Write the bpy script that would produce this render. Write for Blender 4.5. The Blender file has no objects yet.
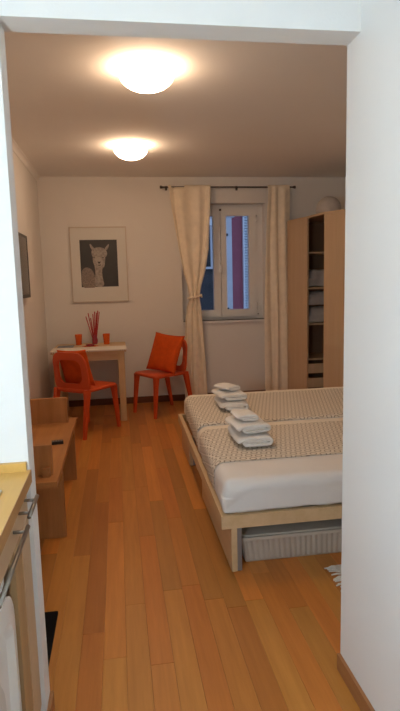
import bpy, bmesh, math, random
from mathutils import Vector, Matrix, noise
random.seed(7)
PI = math.pi
SC = bpy.context.scene
COL = SC.collection

# ------------------------------------------------------------------ camera
F_PX, CX, CY, CAM_H = 541.0, 200.0, 355.5, 1.42
def _dir(x, y): return Vector(((x-CX)/F_PX, -(y-CY)/F_PX, -1.0)).normalized()
_yc = _dir(117, 283)                       # room's depth axis seen by the camera
_zc = -_dir(302, 4350)                     # room's vertical
_zc = (_zc - _yc*_zc.dot(_yc)).normalized()
_xc = _yc.cross(_zc)
cam_data = bpy.data.cameras.new('camera')
cam = bpy.data.objects.new('camera', cam_data); COL.objects.link(cam)
cam_data.sensor_fit = 'VERTICAL'; cam_data.sensor_height = 36.0
cam_data.lens = F_PX/711.0*36.0
cam_data.clip_start = 0.02; cam_data.clip_end = 200
cam.matrix_world = Matrix.Translation((0, 0, CAM_H)) @ Matrix((_xc, _yc, _zc)).to_4x4()
SC.camera = cam

# ------------------------------------------------------------------ world, exposure
world = bpy.data.worlds.new('dusk_sky'); SC.world = world; world.use_nodes = True
wn = world.node_tree.nodes; wl = world.node_tree.links
bg = wn['Background']; bg.inputs['Color'].default_value = (0.36, 0.50, 0.80, 1); bg.inputs['Strength'].default_value = 1.0
SC.view_settings.view_transform = 'Standard'; SC.view_settings.look = 'None'
SC.view_settings.gamma = 1.0; SC.view_settings.use_curve_mapping = False
SC.view_settings.exposure = 0.0
ROOM_LAMP = 31.0;  ROOM_COL = (1.0, 0.67, 0.42)
KITCHEN_LAMP = 7.0; WALL_LAMP = 168.0; KITCHEN_COL = (0.81, 0.97, 1.08)

# ------------------------------------------------------------------ materials
def _new(name):
    m = bpy.data.materials.new(name); m.use_nodes = True
    nt = m.node_tree; b = nt.nodes['Principled BSDF']
    return m, nt, b
def mat(name, col, rough=0.6, var=0.06, scale=8.0, bump=0.0, bscale=60.0, metal=0.0, spec=0.5, trans=0.0, sheen=0.0):
    """plain surface: colour with slight noise variation and fine relief"""
    m, nt, b = _new(name)
    tc = nt.nodes.new('ShaderNodeTexCoord')
    nz = nt.nodes.new('ShaderNodeTexNoise'); nz.inputs['Scale'].default_value = scale; nz.inputs['Detail'].default_value = 4
    nt.links.new(tc.outputs['Object'], nz.inputs['Vector'])
    rp = nt.nodes.new('ShaderNodeValToRGB')
    rp.color_ramp.elements[0].position = 0.3; rp.color_ramp.elements[1].position = 0.7
    rp.color_ramp.elements[0].color = (*[c*(1-var) for c in col], 1)
    rp.color_ramp.elements[1].color = (*[min(1, c*(1+var)) for c in col], 1)
    nt.links.new(nz.outputs['Fac'], rp.inputs['Fac']); nt.links.new(rp.outputs['Color'], b.inputs['Base Color'])
    b.inputs['Roughness'].default_value = rough; b.inputs['Metallic'].default_value = metal
    b.inputs['Specular IOR Level'].default_value = spec
    if trans: b.inputs['Transmission Weight'].default_value = trans
    if sheen: b.inputs['Sheen Weight'].default_value = sheen
    if bump:
        n2 = nt.nodes.new('ShaderNodeTexNoise'); n2.inputs['Scale'].default_value = bscale; n2.inputs['Detail'].default_value = 3
        nt.links.new(tc.outputs['Object'], n2.inputs['Vector'])
        bp = nt.nodes.new('ShaderNodeBump'); bp.inputs['Strength'].default_value = bump; bp.inputs['Distance'].default_value = 0.01
        nt.links.new(n2.outputs['Fac'], bp.inputs['Height']); nt.links.new(bp.outputs['Normal'], b.inputs['Normal'])
    return m
def wood(name, dark, light, axis='Y', rough=0.45, objcol=False, grain=28.0, spec=0.4):
    """wood with grain stretched along one axis"""
    m, nt, b = _new(name)
    tc = nt.nodes.new('ShaderNodeTexCoord'); mp = nt.nodes.new('ShaderNodeMapping')
    s = {'X': (0.06, 1, 1), 'Y': (1, 0.06, 1), 'Z': (1, 1, 0.06)}[axis]
    mp.inputs['Scale'].default_value = s
    nt.links.new(tc.outputs['Object'], mp.inputs['Vector'])
    oi = nt.nodes.new('ShaderNodeObjectInfo')
    sc = nt.nodes.new('ShaderNodeVectorMath'); sc.operation = 'SCALE'
    nt.links.new(oi.outputs['Location'], sc.inputs[0]); sc.inputs['Scale'].default_value = 3.7
    ad = nt.nodes.new('ShaderNodeVectorMath'); ad.operation = 'ADD'
    nt.links.new(mp.outputs['Vector'], ad.inputs[0]); nt.links.new(sc.outputs['Vector'], ad.inputs[1])
    nz = nt.nodes.new('ShaderNodeTexNoise'); nz.inputs['Scale'].default_value = grain; nz.inputs['Detail'].default_value = 5
    nz.inputs['Roughness'].default_value = 0.65
    nt.links.new(ad.outputs['Vector'], nz.inputs['Vector'])
    rp = nt.nodes.new('ShaderNodeValToRGB')
    rp.color_ramp.elements[0].position = 0.3; rp.color_ramp.elements[1].position = 0.72
    rp.color_ramp.elements[0].color = (*dark, 1); rp.color_ramp.elements[1].color = (*light, 1)
    nt.links.new(nz.outputs['Fac'], rp.inputs['Fac'])
    out = rp.outputs['Color']
    if objcol:
        mx = nt.nodes.new('ShaderNodeMix'); mx.data_type = 'RGBA'; mx.blend_type = 'MULTIPLY'; mx.inputs[0].default_value = 1
        nt.links.new(out, mx.inputs[6]); nt.links.new(oi.outputs['Color'], mx.inputs[7]); out = mx.outputs[2]
    nt.links.new(out, b.inputs['Base Color'])
    b.inputs['Roughness'].default_value = rough; b.inputs['Specular IOR Level'].default_value = spec
    return m
def emit(name, col, strength):
    m, nt, b = _new(name)
    nt.nodes.remove(b); e = nt.nodes.new('ShaderNodeEmission')
    e.inputs['Color'].default_value = (*col, 1); e.inputs['Strength'].default_value = strength
    nt.links.new(e.outputs[0], nt.nodes['Material Output'].inputs['Surface'])
    return m
def hex_blanket(name):
    """beige cloth with a white trefoil lattice, mapped by UV in metres"""
    m, nt, b = _new(name)
    uv = nt.nodes.new('ShaderNodeUVMap'); uv.uv_map = 'UVMap'
    k = 2*PI/0.047
    outs = []
    for a in (15, 75, 135):
        d = nt.nodes.new('ShaderNodeVectorMath'); d.operation = 'DOT_PRODUCT'
        d.inputs[1].default_value = (k*math.cos(math.radians(a)), k*math.sin(math.radians(a)), 0)
        nt.links.new(uv.outputs['UV'], d.inputs[0])
        c = nt.nodes.new('ShaderNodeMath'); c.operation = 'COSINE'; nt.links.new(d.outputs['Value'], c.inputs[0]); outs.append(c)
    s1 = nt.nodes.new('ShaderNodeMath'); s1.operation = 'ADD'
    nt.links.new(outs[0].outputs[0], s1.inputs[0]); nt.links.new(outs[1].outputs[0], s1.inputs[1])
    s2 = nt.nodes.new('ShaderNodeMath'); s2.operation = 'ADD'
    nt.links.new(s1.outputs[0], s2.inputs[0]); nt.links.new(outs[2].outputs[0], s2.inputs[1])
    rp = nt.nodes.new('ShaderNodeValToRGB'); e = rp.color_ramp.elements
    mr = nt.nodes.new('ShaderNodeMapRange'); mr.inputs['From Min'].default_value = -1.5; mr.inputs['From Max'].default_value = 3
    nt.links.new(s2.outputs[0], mr.inputs['Value']); nt.links.new(mr.outputs[0], rp.inputs['Fac'])
    e[0].position = 0.20; e[0].color = (0.78, 0.71, 0.61, 1)
    e[1].position = 0.28; e[1].color = (0.27, 0.215, 0.155, 1)
    n = e.new(0.46); n.color = (0.27, 0.215, 0.155, 1)
    n = e.new(0.54); n.color = (0.77, 0.70, 0.60, 1)
    nt.links.new(rp.outputs['Color'], b.inputs['Base Color'])
    b.inputs['Roughness'].default_value = 0.9; b.inputs['Specular IOR Level'].default_value = 0.2
    return m
def glass_mat(name):
    m, nt, b = _new(name)
    b.inputs['Base Color'].default_value = (0.95, 0.97, 1, 1); b.inputs['Roughness'].default_value = 0.0
    b.inputs['Transmission Weight'].default_value = 1.0; b.inputs['IOR'].default_value = 1.05
    return m

M = dict(
    wall=mat('painted_wall', (0.80, 0.77, 0.73), 0.85, 0.012, 2.0, 0.05, 140),
    kwall=mat('white_kitchen_wall', (0.82, 0.825, 0.82), 0.85, 0.01, 2.0, 0.05, 140),
    ceil=mat('ceiling_paint', (0.90, 0.89, 0.87), 0.9, 0.015, 1.5, 0.04, 90),
    plank=wood('floor_plank_wood', (0.48, 0.168, 0.028), (0.60, 0.225, 0.042), 'Y', 0.42, True, 34, 0.5),
    sub=mat('floor_joint', (0.26, 0.10, 0.03), 0.8),
    skirt=wood('skirting_wood', (0.30, 0.13, 0.05), (0.40, 0.19, 0.075), 'Y', 0.5),
    skirtd=wood('dark_skirting_wood', (0.13, 0.045, 0.02), (0.2, 0.075, 0.035), 'X', 0.5),
    white=mat('white_lacquer', (0.84, 0.82, 0.79), 0.4, 0.01),
    glass=glass_mat('window_glass'),
    metal=mat('brushed_steel', (0.55, 0.53, 0.50), 0.32, 0.03, 30, metal=1.0),
    steeld=mat('satin_nickel', (0.30, 0.28, 0.25), 0.4, 0.03, 30, metal=1.0),
    grey=mat('grey_metal', (0.30, 0.30, 0.30), 0.45, 0.03, metal=0.6),
    rod=mat('dark_rod_metal', (0.10, 0.085, 0.075), 0.4, 0.03, metal=0.5),
    curtain=mat('cream_curtain', (0.90, 0.79, 0.63), 0.95, 0.05, 14, 0.1, 300, spec=0.1, sheen=0.3),
    orange=mat('orange_plastic', (0.66, 0.085, 0.018), 0.42, 0.03),
    cushion=mat('orange_cloth', (0.62, 0.085, 0.012), 0.9, 0.08, 20, 0.25, 260, spec=0.15),
    pine=wood('pale_table_wood', (0.54, 0.36, 0.19), (0.66, 0.47, 0.27), 'X', 0.5, grain=24),
    pinez=wood('pale_leg_wood', (0.52, 0.34, 0.175), (0.64, 0.45, 0.25), 'Z', 0.5, grain=24),
    benchw=wood('bench_wood', (0.40, 0.165, 0.048), (0.54, 0.245, 0.080), 'Y', 0.45, grain=20),
    benchx=wood('bench_wood_across', (0.36, 0.150, 0.045), (0.53, 0.245, 0.085), 'Z', 0.45, grain=20),
    bedw=wood('bed_birch', (0.60, 0.415, 0.225), (0.70, 0.51, 0.30), 'Y', 0.45, grain=18),
    sheet=mat('white_sheet', (0.80, 0.785, 0.765), 0.9, 0.015, 6, 0.15, 40, spec=0.2),
    cream=mat('cream_hem', (0.86, 0.79, 0.68), 0.9, 0.03, 20, spec=0.2),
    blanket=hex_blanket('patterned_blanket'),
    towel=mat('white_terry', (0.90, 0.88, 0.84), 1.0, 0.03, 60, 0.4, 420, spec=0.1, sheen=0.4),
    tub=mat('greyish_plastic', (0.53, 0.48, 0.41), 0.35, 0.03, 10),
    rug=mat('offwhite_rug', (0.78, 0.75, 0.69), 1.0, 0.08, 60, 0.5, 200, spec=0.1),
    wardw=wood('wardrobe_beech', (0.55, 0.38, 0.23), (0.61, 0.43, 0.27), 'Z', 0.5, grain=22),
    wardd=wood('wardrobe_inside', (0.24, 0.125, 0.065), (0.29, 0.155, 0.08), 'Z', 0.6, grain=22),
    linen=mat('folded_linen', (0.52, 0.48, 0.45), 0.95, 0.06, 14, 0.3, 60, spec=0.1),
    black=mat('black_plastic', (0.015, 0.014, 0.014), 0.35, 0.05),
    tvscr=mat('tv_screen_glass', (0.02, 0.02, 0.022), 0.12, 0.02),
    tvgrey=mat('tv_bezel_grey', (0.16, 0.14, 0.13), 0.35, 0.02),
    button=mat('grey_buttons', (0.25, 0.25, 0.26), 0.6),
    matb=mat('black_mat_rubber', (0.008, 0.008, 0.010), 0.9, 0.2, 80, 0.4, 300, spec=0.1),
    counter=wood('counter_beech', (0.56, 0.32, 0.072), (0.67, 0.395, 0.105), 'Y', 0.4, grain=16),
    counter_e=wood('counter_edge_beech', (0.40, 0.20, 0.07), (0.50, 0.27, 0.10), 'Y', 0.5, grain=16),
    kfront=mat('beige_cabinet_front', (0.60, 0.43, 0.27), 0.5, 0.02),
    kwood=wood('cabinet_side_wood', (0.40, 0.25, 0.12), (0.50, 0.33, 0.17), 'Z', 0.5, grain=16),
    appl=mat('white_enamel', (0.80, 0.80, 0.77), 0.3, 0.01),
    appl2=mat('appliance_recess', (0.62, 0.63, 0.60), 0.35, 0.02),
    hob=mat('hob_glass', (0.02, 0.02, 0.02), 0.1),
    frame=mat('picture_frame_pale', (0.60, 0.52, 0.44), 0.4, 0.03),
    pmat=mat('picture_mount', (0.74, 0.72, 0.67), 0.8, 0.01),
    pdark=mat('print_dark_grey', (0.045, 0.043, 0.045), 0.5, 0.15, 6),
    wool=mat('print_wool', (0.38, 0.34, 0.31), 0.7, 0.30, 45, spec=0.2),
    wool2=mat('print_wool_fleece', (0.27, 0.225, 0.20), 0.7, 0.35, 70, spec=0.2),
    wool3=mat('print_face_pale', (0.46, 0.42, 0.385), 0.7, 0.12, 60, spec=0.2),
    pink=mat('print_dark_features', (0.05, 0.043, 0.04), 0.7),
    cloth=mat('white_table_cloth', (0.78, 0.72, 0.64), 0.9, 0.03, 30, 0.2, 300, spec=0.15),
    clothb=mat('blue_grey_cloth', (0.26, 0.27, 0.30), 0.9, 0.05, 30, spec=0.15),
    lace=mat('cloth_edge_brown', (0.22, 0.10, 0.06), 0.9),
    cup=mat('orange_glass', (0.80, 0.13, 0.02), 0.25, 0.03),
    red=mat('crimson_stick', (0.42, 0.022, 0.03), 0.7, 0.1),
    vase=mat('dark_red_glass', (0.30, 0.03, 0.05), 0.15),
    facade=mat('mauve_facade', (0.42, 0.13, 0.16), 0.9, 0.08, 3, 0.3, 30),
    facade2=mat('slate_facade', (0.06, 0.06, 0.062), 0.9, 0.25, 4, 0.3, 30),
    pil=mat('pale_stone', (0.62, 0.64, 0.66), 0.85, 0.08, 5, 0.3, 40),
    shut=mat('shutter_white', (0.82, 0.88, 0.90), 0.6, 0.03),
    street=mat('street_stone', (0.2, 0.2, 0.2), 0.9),
)

# ------------------------------------------------------------------ mesh helpers
def mesh_obj(name, bm, m, parent=None, smooth=False, kind=None, bevel=0.0):
    if bevel:
        bmesh.ops.bevel(bm, geom=[e for e in bm.edges if e.is_manifold and e.calc_face_angle(0) > 0.6], offset=bevel, segments=2, affect='EDGES', clamp_overlap=True)
    bmesh.ops.recalc_face_normals(bm, faces=bm.faces[:])
    me = bpy.data.meshes.new(name); bm.to_mesh(me); bm.free()
    if isinstance(m, (list, tuple)):
        for q in m: me.materials.append(q)
    else: me.materials.append(m)
    if smooth:
        for p in me.polygons: p.use_smooth = True
    o = bpy.data.objects.new(name, me); COL.objects.link(o)
    if parent is not None: o.parent = parent
    if kind: o['kind'] = kind
    return o
def tag(o, label, cat, group=None):
    o['label'] = label; o['category'] = cat
    if group: o['group'] = group
    return o
def thing(name, label, cat, loc=(0, 0, 0), rz=0.0, group=None):
    o = bpy.data.objects.new(name, None); COL.objects.link(o)
    o.location = loc; o.rotation_euler = (0, 0, rz); o.empty_display_size = 0.05
    return tag(o, label, cat, group)
def struct(o): o['kind'] = 'structure'; return o
def copy_tree(o, parent=None):
    c = o.copy(); COL.objects.link(c)
    if parent is not None: c.parent = parent
    for ch in [x for x in COL.objects if x.parent == o]: copy_tree(ch, c)
    return c
def box(bm, x0, x1, y0, y1, z0, z1, mi=0):
    v = [bm.verts.new(p) for p in ((x0,y0,z0),(x1,y0,z0),(x1,y1,z0),(x0,y1,z0),(x0,y0,z1),(x1,y0,z1),(x1,y1,z1),(x0,y1,z1))]
    for f in ((0,3,2,1),(4,5,6,7),(0,1,5,4),(1,2,6,5),(2,3,7,6),(3,0,4,7)):
        bm.faces.new([v[i] for i in f]).material_index = mi
    return bm
def bx(*a, **k): return box(bmesh.new(), *a, **k)
def prism(bm, poly, z0, z1):
    a = [bm.verts.new((x, y, z0)) for x, y in poly]; b = [bm.verts.new((x, y, z1)) for x, y in poly]
    n = len(poly)
    bm.faces.new(a[::-1]); bm.faces.new(b)
    for i in range(n): bm.faces.new((a[i], a[(i+1) % n], b[(i+1) % n], b[i]))
    return bm
def lathe(bm, prof, c=(0, 0, 0), n=32, cap=True):
    rings = []
    for r, z in prof:
        rings.append([bm.verts.new((c[0]+r*math.cos(2*PI*i/n), c[1]+r*math.sin(2*PI*i/n), c[2]+z)) for i in range(n)])
    for a, b in zip(rings, rings[1:]):
        for i in range(n): bm.faces.new((a[i], a[(i+1) % n], b[(i+1) % n], b[i]))
    if cap: bm.faces.new(rings[0][::-1]); bm.faces.new(rings[-1])
    return bm
def tube(bm, pts, radii, n=8, cap=True):
    pts = [Vector(p) for p in pts]; rings = []
    if not isinstance(radii, (list, tuple)): radii = [radii]*len(pts)
    for i, p in enumerate(pts):
        t = (pts[min(i+1, len(pts)-1)] - pts[max(i-1, 0)]).normalized()
        a = t.orthogonal() if abs(t.z) > 0.99 else t.cross(Vector((0, 0, 1)))
        if abs(t.z) > 0.99: a = Vector((1, 0, 0)) - t*t.x
        a.normalize(); b = t.cross(a)
        rings.append([bm.verts.new(p + (a*math.cos(2*PI*k/n) + b*math.sin(2*PI*k/n))*radii[i]) for k in range(n)])
    for r, s in zip(rings, rings[1:]):
        for k in range(n): bm.faces.new((r[k], r[(k+1) % n], s[(k+1) % n], s[k]))
    if cap: bm.faces.new(rings[0][::-1]); bm.faces.new(rings[-1])
    return bm
def sweep_rect(bm, pts, sizes):
    """square-section tapered bar along pts; sizes = (sx, sy) per point, horizontal sections"""
    rings = []
    for p, (sx, sy) in zip(pts, sizes):
        rings.append([bm.verts.new((p[0]+dx*sx/2, p[1]+dy*sy/2, p[2])) for dx, dy in ((-1,-1),(1,-1),(1,1),(-1,1))])
    for r, s in zip(rings, rings[1:]):
        for k in range(4): bm.faces.new((r[k], r[(k+1) % 4], s[(k+1) % 4], s[k]))
    bm.faces.new(rings[0][::-1]); bm.faces.new(rings[-1])
    return bm
def grid(bm, nu, nv, fn, thick=None):
    """surface patch; fn(u,v) in 0..1 -> Vector; optional uv by fn2"""
    vs = [[bm.verts.new(fn(i/nu, j/nv)) for j in range(nv+1)] for i in range(nu+1)]
    fs = []
    for i in range(nu):
        for j in range(nv): fs.append(bm.faces.new((vs[i][j], vs[i+1][j], vs[i+1][j+1], vs[i][j+1])))
    return vs, fs
def rrect(w, h, r, n=6, cx=0, cy=0):
    pts = []
    for sx, sy, a0 in ((1, 1, 0), (-1, 1, 90), (-1, -1, 180), (1, -1, 270)):
        for k in range(n+1):
            a = math.radians(a0 + 90*k/n)
            pts.append((cx + sx*(w/2-r) + r*math.cos(a), cy + sy*(h/2-r) + r*math.sin(a)))
    return pts

# ------------------------------------------------------------------ the setting: measures (metres)
XL, XR, YF, YB, ZC = -0.82, 2.75, 1.715, 6.35, 2.60     # bedroom
JX, KX, YN, HZ = -0.285, 0.745, 1.62, 2.137             # doorway jamb, kitchen side wall, partition front, lintel
KL, KY = -0.86, -1.7                                     # kitchen left and rear

fl = struct(mesh_obj('floor', box(bx(XL, XR, YF, YB, -0.06, -0.012), KL, KX, KY, YF, -0.06, -0.012), M['sub']))
# planks, each its own piece
PW = 0.088
def lay(x0, x1, yb, y1):
    x = x0
    while x < x1 - 1e-4:
        xe = min(x+PW, x1)
        y0 = 0.35 if (xe > JX-0.02 and x < KX+0.02) else yb
        y = y0 - random.random()*0.9
        while y < y1:
            L = random.choice((0.75, 0.9, 1.05, 1.2, 1.35)); ye = y+L
            a, b = max(y, y0), min(ye, y1)
            if b-a > 0.01:
                w, l = xe-x-0.0005, b-a-0.0008
                bm = bmesh.new(); e = 0.0006
                top = [(-w/2+e, -l/2+e, 0), (w/2-e, -l/2+e, 0), (w/2-e, l/2-e, 0), (-w/2+e, l/2-e, 0)]
                mid = [(-w/2, -l/2, -0.0006), (w/2, -l/2, -0.0006), (w/2, l/2, -0.0006), (-w/2, l/2, -0.0006)]
                bot = [(p[0], p[1], -0.012) for p in mid]
                R3 = [[bm.verts.new(p) for p in r] for r in (bot, mid, top)]
                bm.faces.new(R3[0][::-1]); bm.faces.new(R3[2])
                for r, s in zip(R3, R3[1:]):
                    for k in range(4): bm.faces.new((r[k], r[(k+1) % 4], s[(k+1) % 4], s[k]))
                o = mesh_obj('plank', bm, M['plank'], fl); o.location = ((x+xe)/2, (a+b)/2, 0)
                t = random.choice((0.78, 0.87, 0.94, 0.97, 1.0, 1.04, 1.09, 1.17)); h = random.uniform(-0.10, 0.22)
                o.color = (t*(1-h*0.2), t*(1+h*0.6), t*(1+h), 1)
            y = ye
        x = xe
lay(XL, XR, YF, YB)

struct(mesh_obj('ceiling', bx(XL-0.1, XR+0.1, YF-0.02, YB+0.1, ZC, ZC+0.1), M['ceil']))
struct(mesh_obj('wall_left', bx(XL-0.12, XL, YF, YB+0.3, 0, ZC), M['wall']))
struct(mesh_obj('wall_right', bx(XR, XR+0.12, YF, YB+0.3, 0, ZC), M['wall']))
WX0, WX1, WZ0, WZ1, WY = 0.755, 1.765, 0.945, 2.31, 6.50     # window opening
b = bx(XL, WX0, YB, YB+0.3, 0, ZC); box(b, WX1, XR, YB, YB+0.3, 0, ZC); box(b, WX0, WX1, YB, YB+0.3, 0, WZ0); box(b, WX0, WX1, YB, YB+0.3, WZ1, ZC)
struct(mesh_obj('wall_back', b, M['wall']))
# partition between kitchen and room: stub on the left, lintel over the doorway
b = bx(KL-0.1, JX, YN, YF, 0, ZC); box(b, JX, KX, YN, YF, HZ, ZC)
struct(mesh_obj('wall_front', b, M['kwall']))
b = bx(KX, KX+0.11, KY, YF, 0, ZC); box(b, KX+0.11, XR+0.1, YF-0.1, YF, 0, ZC)
struct(mesh_obj('wall_kitchen_right', b, M['kwall']))
struct(mesh_obj('wall_kitchen_left', bx(KL-0.1, KL, KY, YN, 0, ZC), M['kwall']))
struct(mesh_obj('wall_kitchen_rear', bx(KL-0.1, KX+0.11, KY-0.1, KY, 0, ZC), M['kwall']))
struct(mesh_obj('ceiling_kitchen', bx(KL-0.1, KX+0.11, KY-0.1, YF-0.02, ZC, ZC+0.1), M['kwall']))
# skirtings
struct(mesh_obj('baseboard_right', bx(KX-0.012, KX, 0.3, YF+0.002, 0, 0.062), M['skirt'], bevel=0.003))
struct(mesh_obj('baseboard_jamb', bx(JX, JX+0.012, YN+0.01, YF+0.002, 0, 0.062), M['skirt'], bevel=0.003))
struct(mesh_obj('baseboard_back', bx(XL+0.016, XR, YB-0.014, YB, 0, 0.075), M['skirtd'], bevel=0.003))
struct(mesh_obj('baseboard_left', bx(XL, XL+0.014, YF, YB-0.016, 0, 0.075), M['skirt'], bevel=0.003))
# coved ceiling moulding along the left wall
bm = bmesh.new(); pr = [(XL, 2.55), (XL+0.006, 2.55)] + [(XL+0.006+0.03*(1-math.cos(a)), 2.555+0.04*math.sin(a)) for a in [PI/2*k/8 for k in range(9)]] + [(XL+0.04, ZC), (XL, ZC)]
A = [bm.verts.new((x, YF, z)) for x, z in pr]; B = [bm.verts.new((x, YB, z)) for x, z in pr]
bm.faces.new(A); bm.faces.new(B[::-1])
for i in range(len(pr)): bm.faces.new((A[i], B[i], B[(i+1) % len(pr)], A[(i+1) % len(pr)]))
struct(mesh_obj('trim_1', bm, M['ceil'], smooth=False))

# ------------------------------------------------------------------ window
win = struct(bpy.data.objects.new('window_1', None)); COL.objects.link(win); win.location = (0, 0, 0)
MXC = 1.245
b = bx(WX0, WX0+0.08, WY, WY+0.07, WZ0, WZ1); box(b, WX1-0.085, WX1, WY, WY+0.07, WZ0, WZ1)
box(b, WX0+0.08, WX1-0.085, WY, WY+0.07, WZ0, WZ0+0.035); box(b, WX0+0.08, WX1-0.085, WY, WY+0.07, WZ1-0.045, WZ1)
mesh_obj('window_frame', b, M['white'], win)
for a, c, sl, sr in ((WX0+0.082, MXC-0.003, 0.087, 0.087), (MXC+0.003, WX1-0.087, 0.066, 0.087)):
    z0, z1 = WZ0+0.037, WZ1-0.047; s = 0.085; y0, y1 = WY-0.030, WY+0.04
    b = bx(a, a+sl, y0, y1, z0, z1); box(b, c-sr, c, y0, y1, z0, z1); box(b, a+sl, c-sr, y0, y1, z0, z0+s); box(b, a+sl, c-sr, y0, y1, z1-s, z1)
    sash = mesh_obj('sash', b, M['white'], win, bevel=0.003)
    mesh_obj('pane', bx(a+sl-0.005, c-sr+0.005, WY+0.008, WY+0.014, z0+s-0.005, z1-s+0.005), M['glass'], sash)
    for hz in (z0+0.12, z1-0.12):
        bm = bmesh.new(); hx = a-0.004 if a < 1 else c+0.004
        tube(bm, [(hx, y0-0.006, hz-0.04), (hx, y0-0.006, hz+0.04)], 0.008, 8); mesh_obj('hinge', bm, M['white'], sash, True)
bm = bx(MXC-0.022, MXC+0.010, WY-0.040, WY-0.030, 1.52, 1.66); hnd = mesh_obj('handle_plate', bm, M['white'], win, bevel=0.004)
bm = bmesh.new(); tube(bm, [(MXC-0.006, WY-0.040, 1.62), (MXC-0.006, WY-0.067, 1.62), (MXC-0.006, WY-0.072, 1.60), (MXC-0.006, WY-0.072, 1.50)], [0.008, 0.008, 0.009, 0.008], 8)
mesh_obj('handle', bm, M['white'], hnd, True)
mesh_obj('bolt', bx(MXC-0.012, MXC+0.012, WY-0.038, WY-0.030, WZ1-0.075, WZ1-0.052), M['rod'], win)
mesh_obj('bolt', bx(WX1-0.075, WX1-0.062, WY-0.038, WY-0.030, WZ0+0.052, WZ0+0.065), M['rod'], win)
mesh_obj('window_sill', bx(WX0-0.004, WX1+0.012, YB-0.03, WY+0.0, WZ0-0.024, WZ0), M['white'], win, bevel=0.004)

# ------------------------------------------------------------------ across the street, seen through the panes
YO = 9.5
fac = thing('building_facade', 'mauve house front seen through the window panes', 'building', (0, YO, -2.5))
def fbox(nm, x0, x1, y0, y1, z0, z1, m, par=None, bev=0):
    o = mesh_obj(nm, bx(x0, x1, y0, y1, z0+2.5, z1+2.5), M[m], par or fac, bevel=bev); return o
fbox('wall', -2.5, 5.5, 0.1, 0.5, -2.5, 6.0, 'facade')
fbox('side_wall', -2.5, 1.86, -0.05, 0.1, -2.5, 6.0, 'facade2')
fbox('pilaster', 1.86, 2.008, -0.10, 0.1, -2.5, 2.50, 'pil')
fbox('pilaster_capital', 1.84, 2.06, -0.13, 0.1, 2.50, 2.66, 'pil', None, 0.02)
fbox('pilaster', 1.86, 2.008, -0.10, 0.1, 2.66, 6.0, 'pil')
fbox('rail', 1.0, 1.80, -0.12, -0.08, 1.62, 1.66, 'pil')
fbox('drainpipe', 1.63, 1.67, -0.12, -0.05, 1.66, 5.0, 'pil')
fbox('lower_panel', 1.0, 1.80, -0.08, -0.05, 0.2, 1.60, 'facade2')
fbox('lamp_bracket', 1.58, 1.70, -0.15, -0.05, 2.36, 2.46, 'shut', None, 0.01)
for z in (2.20, 0.92): fbox('wall_anchor', 1.91, 1.935, -0.13, -0.10, z-0.02, z+0.02, 'facade2')
shu = fbox('shutter', 2.24, 2.262, 0.02, 0.1, 0.6, 2.75, 'shut')
fbox('stile', 2.66, 2.70, 0.02, 0.1, 0.6, 2.75, 'shut', shu)
for k in range(44):
    z = 0.64 + k*0.047
    bm = bmesh.new()
    vs = [bm.verts.new(p) for x in (2.265, 2.66) for p in ((x, 0.03, z+2.5), (x, 0.035, z+2.494), (x, 0.085, z+2.526), (x, 0.08, z+2.532))]
    for f in ((3, 2, 1, 0), (4, 5, 6, 7), (0, 1, 5, 4), (1, 2, 6, 5), (2, 3, 7, 6), (3, 0, 4, 7)): bm.faces.new([vs[i] for i in f])
    mesh_obj('slat', bm, M['shut'], shu)
fbox('shutter_backing', 2.265, 2.66, 0.092, 0.1, 0.6, 2.75, 'pil', shu)
struct(mesh_obj('ground', bx(-4, 8, YB+0.3, YO+0.4, -2.6, -2.5), M['street']))

# ------------------------------------------------------------------ ceiling lamps
def dome_lamp(name, label, x, y, r, strength, col, grp=None):
    t = thing(name, label, 'ceiling lamp', (x, y, ZC), 0, grp)
    bm = bmesh.new(); lathe(bm, [(0.095, 0.0), (0.095, -0.010), (0.085, -0.018), (0.03, -0.02)], n=32)
    mesh_obj('ceiling_plate', bm, M['metal'], t, True)
    bm = bmesh.new(); pr = [(r*0.80, -0.020), (r*0.95, -0.024), (r, -0.034)]
    for k in range(1, 9):
        a = PI/2*k/8; pr.append((max(r*math.cos(a), 0.004), -0.034-0.088*math.sin(a)))
    lathe(bm, pr, n=40, cap=False); bm.faces.new(bm.verts[-40:] if False else [v for v in bm.verts][-40:])
    mesh_obj('glass_shade', bm, emit(name+'_glow', col, strength), t, True)
    return t
dome_lamp('ceiling_lamp', 'round lit glass ceiling lamp nearest the doorway, the larger looking one', 0.215, 3.20, 0.155, ROOM_LAMP, ROOM_COL, 'glass dome lamps on the bedroom ceiling')
dome_lamp('ceiling_lamp', 'round lit glass ceiling lamp farther back, nearer the window wall', 0.170, 4.93, 0.146, ROOM_LAMP, ROOM_COL, 'glass dome lamps on the bedroom ceiling')
dome_lamp('kitchen_lamp', 'cool white round lamp on the kitchen ceiling', -0.15, 0.0, 0.16, KITCHEN_LAMP, KITCHEN_COL)

wl_ = thing('wall_lamp', 'cool white globe lamp on the kitchen side wall above the worktop', 'wall lamp', (KL, 0.10, 1.36))
bm = bmesh.new(); tube(bm, [(0, 0, 0), (0.015, 0, 0), (0.018, 0, 0)], [0.05, 0.05, 0.03], 20); mesh_obj('wall_plate', bm, M['metal'], wl_, True)
bm = bmesh.new(); tube(bm, [(0.018, 0, 0), (0.11, 0, 0)], 0.010, 10); mesh_obj('arm', bm, M['metal'], wl_, True)
bm = bmesh.new(); bmesh.ops.create_uvsphere(bm, u_segments=28, v_segments=16, radius=0.085, matrix=Matrix.Translation((0.19, 0, 0))); mesh_obj('glass_globe', bm, emit('wall_lamp_glow', KITCHEN_COL, WALL_LAMP), wl_, True)

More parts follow.
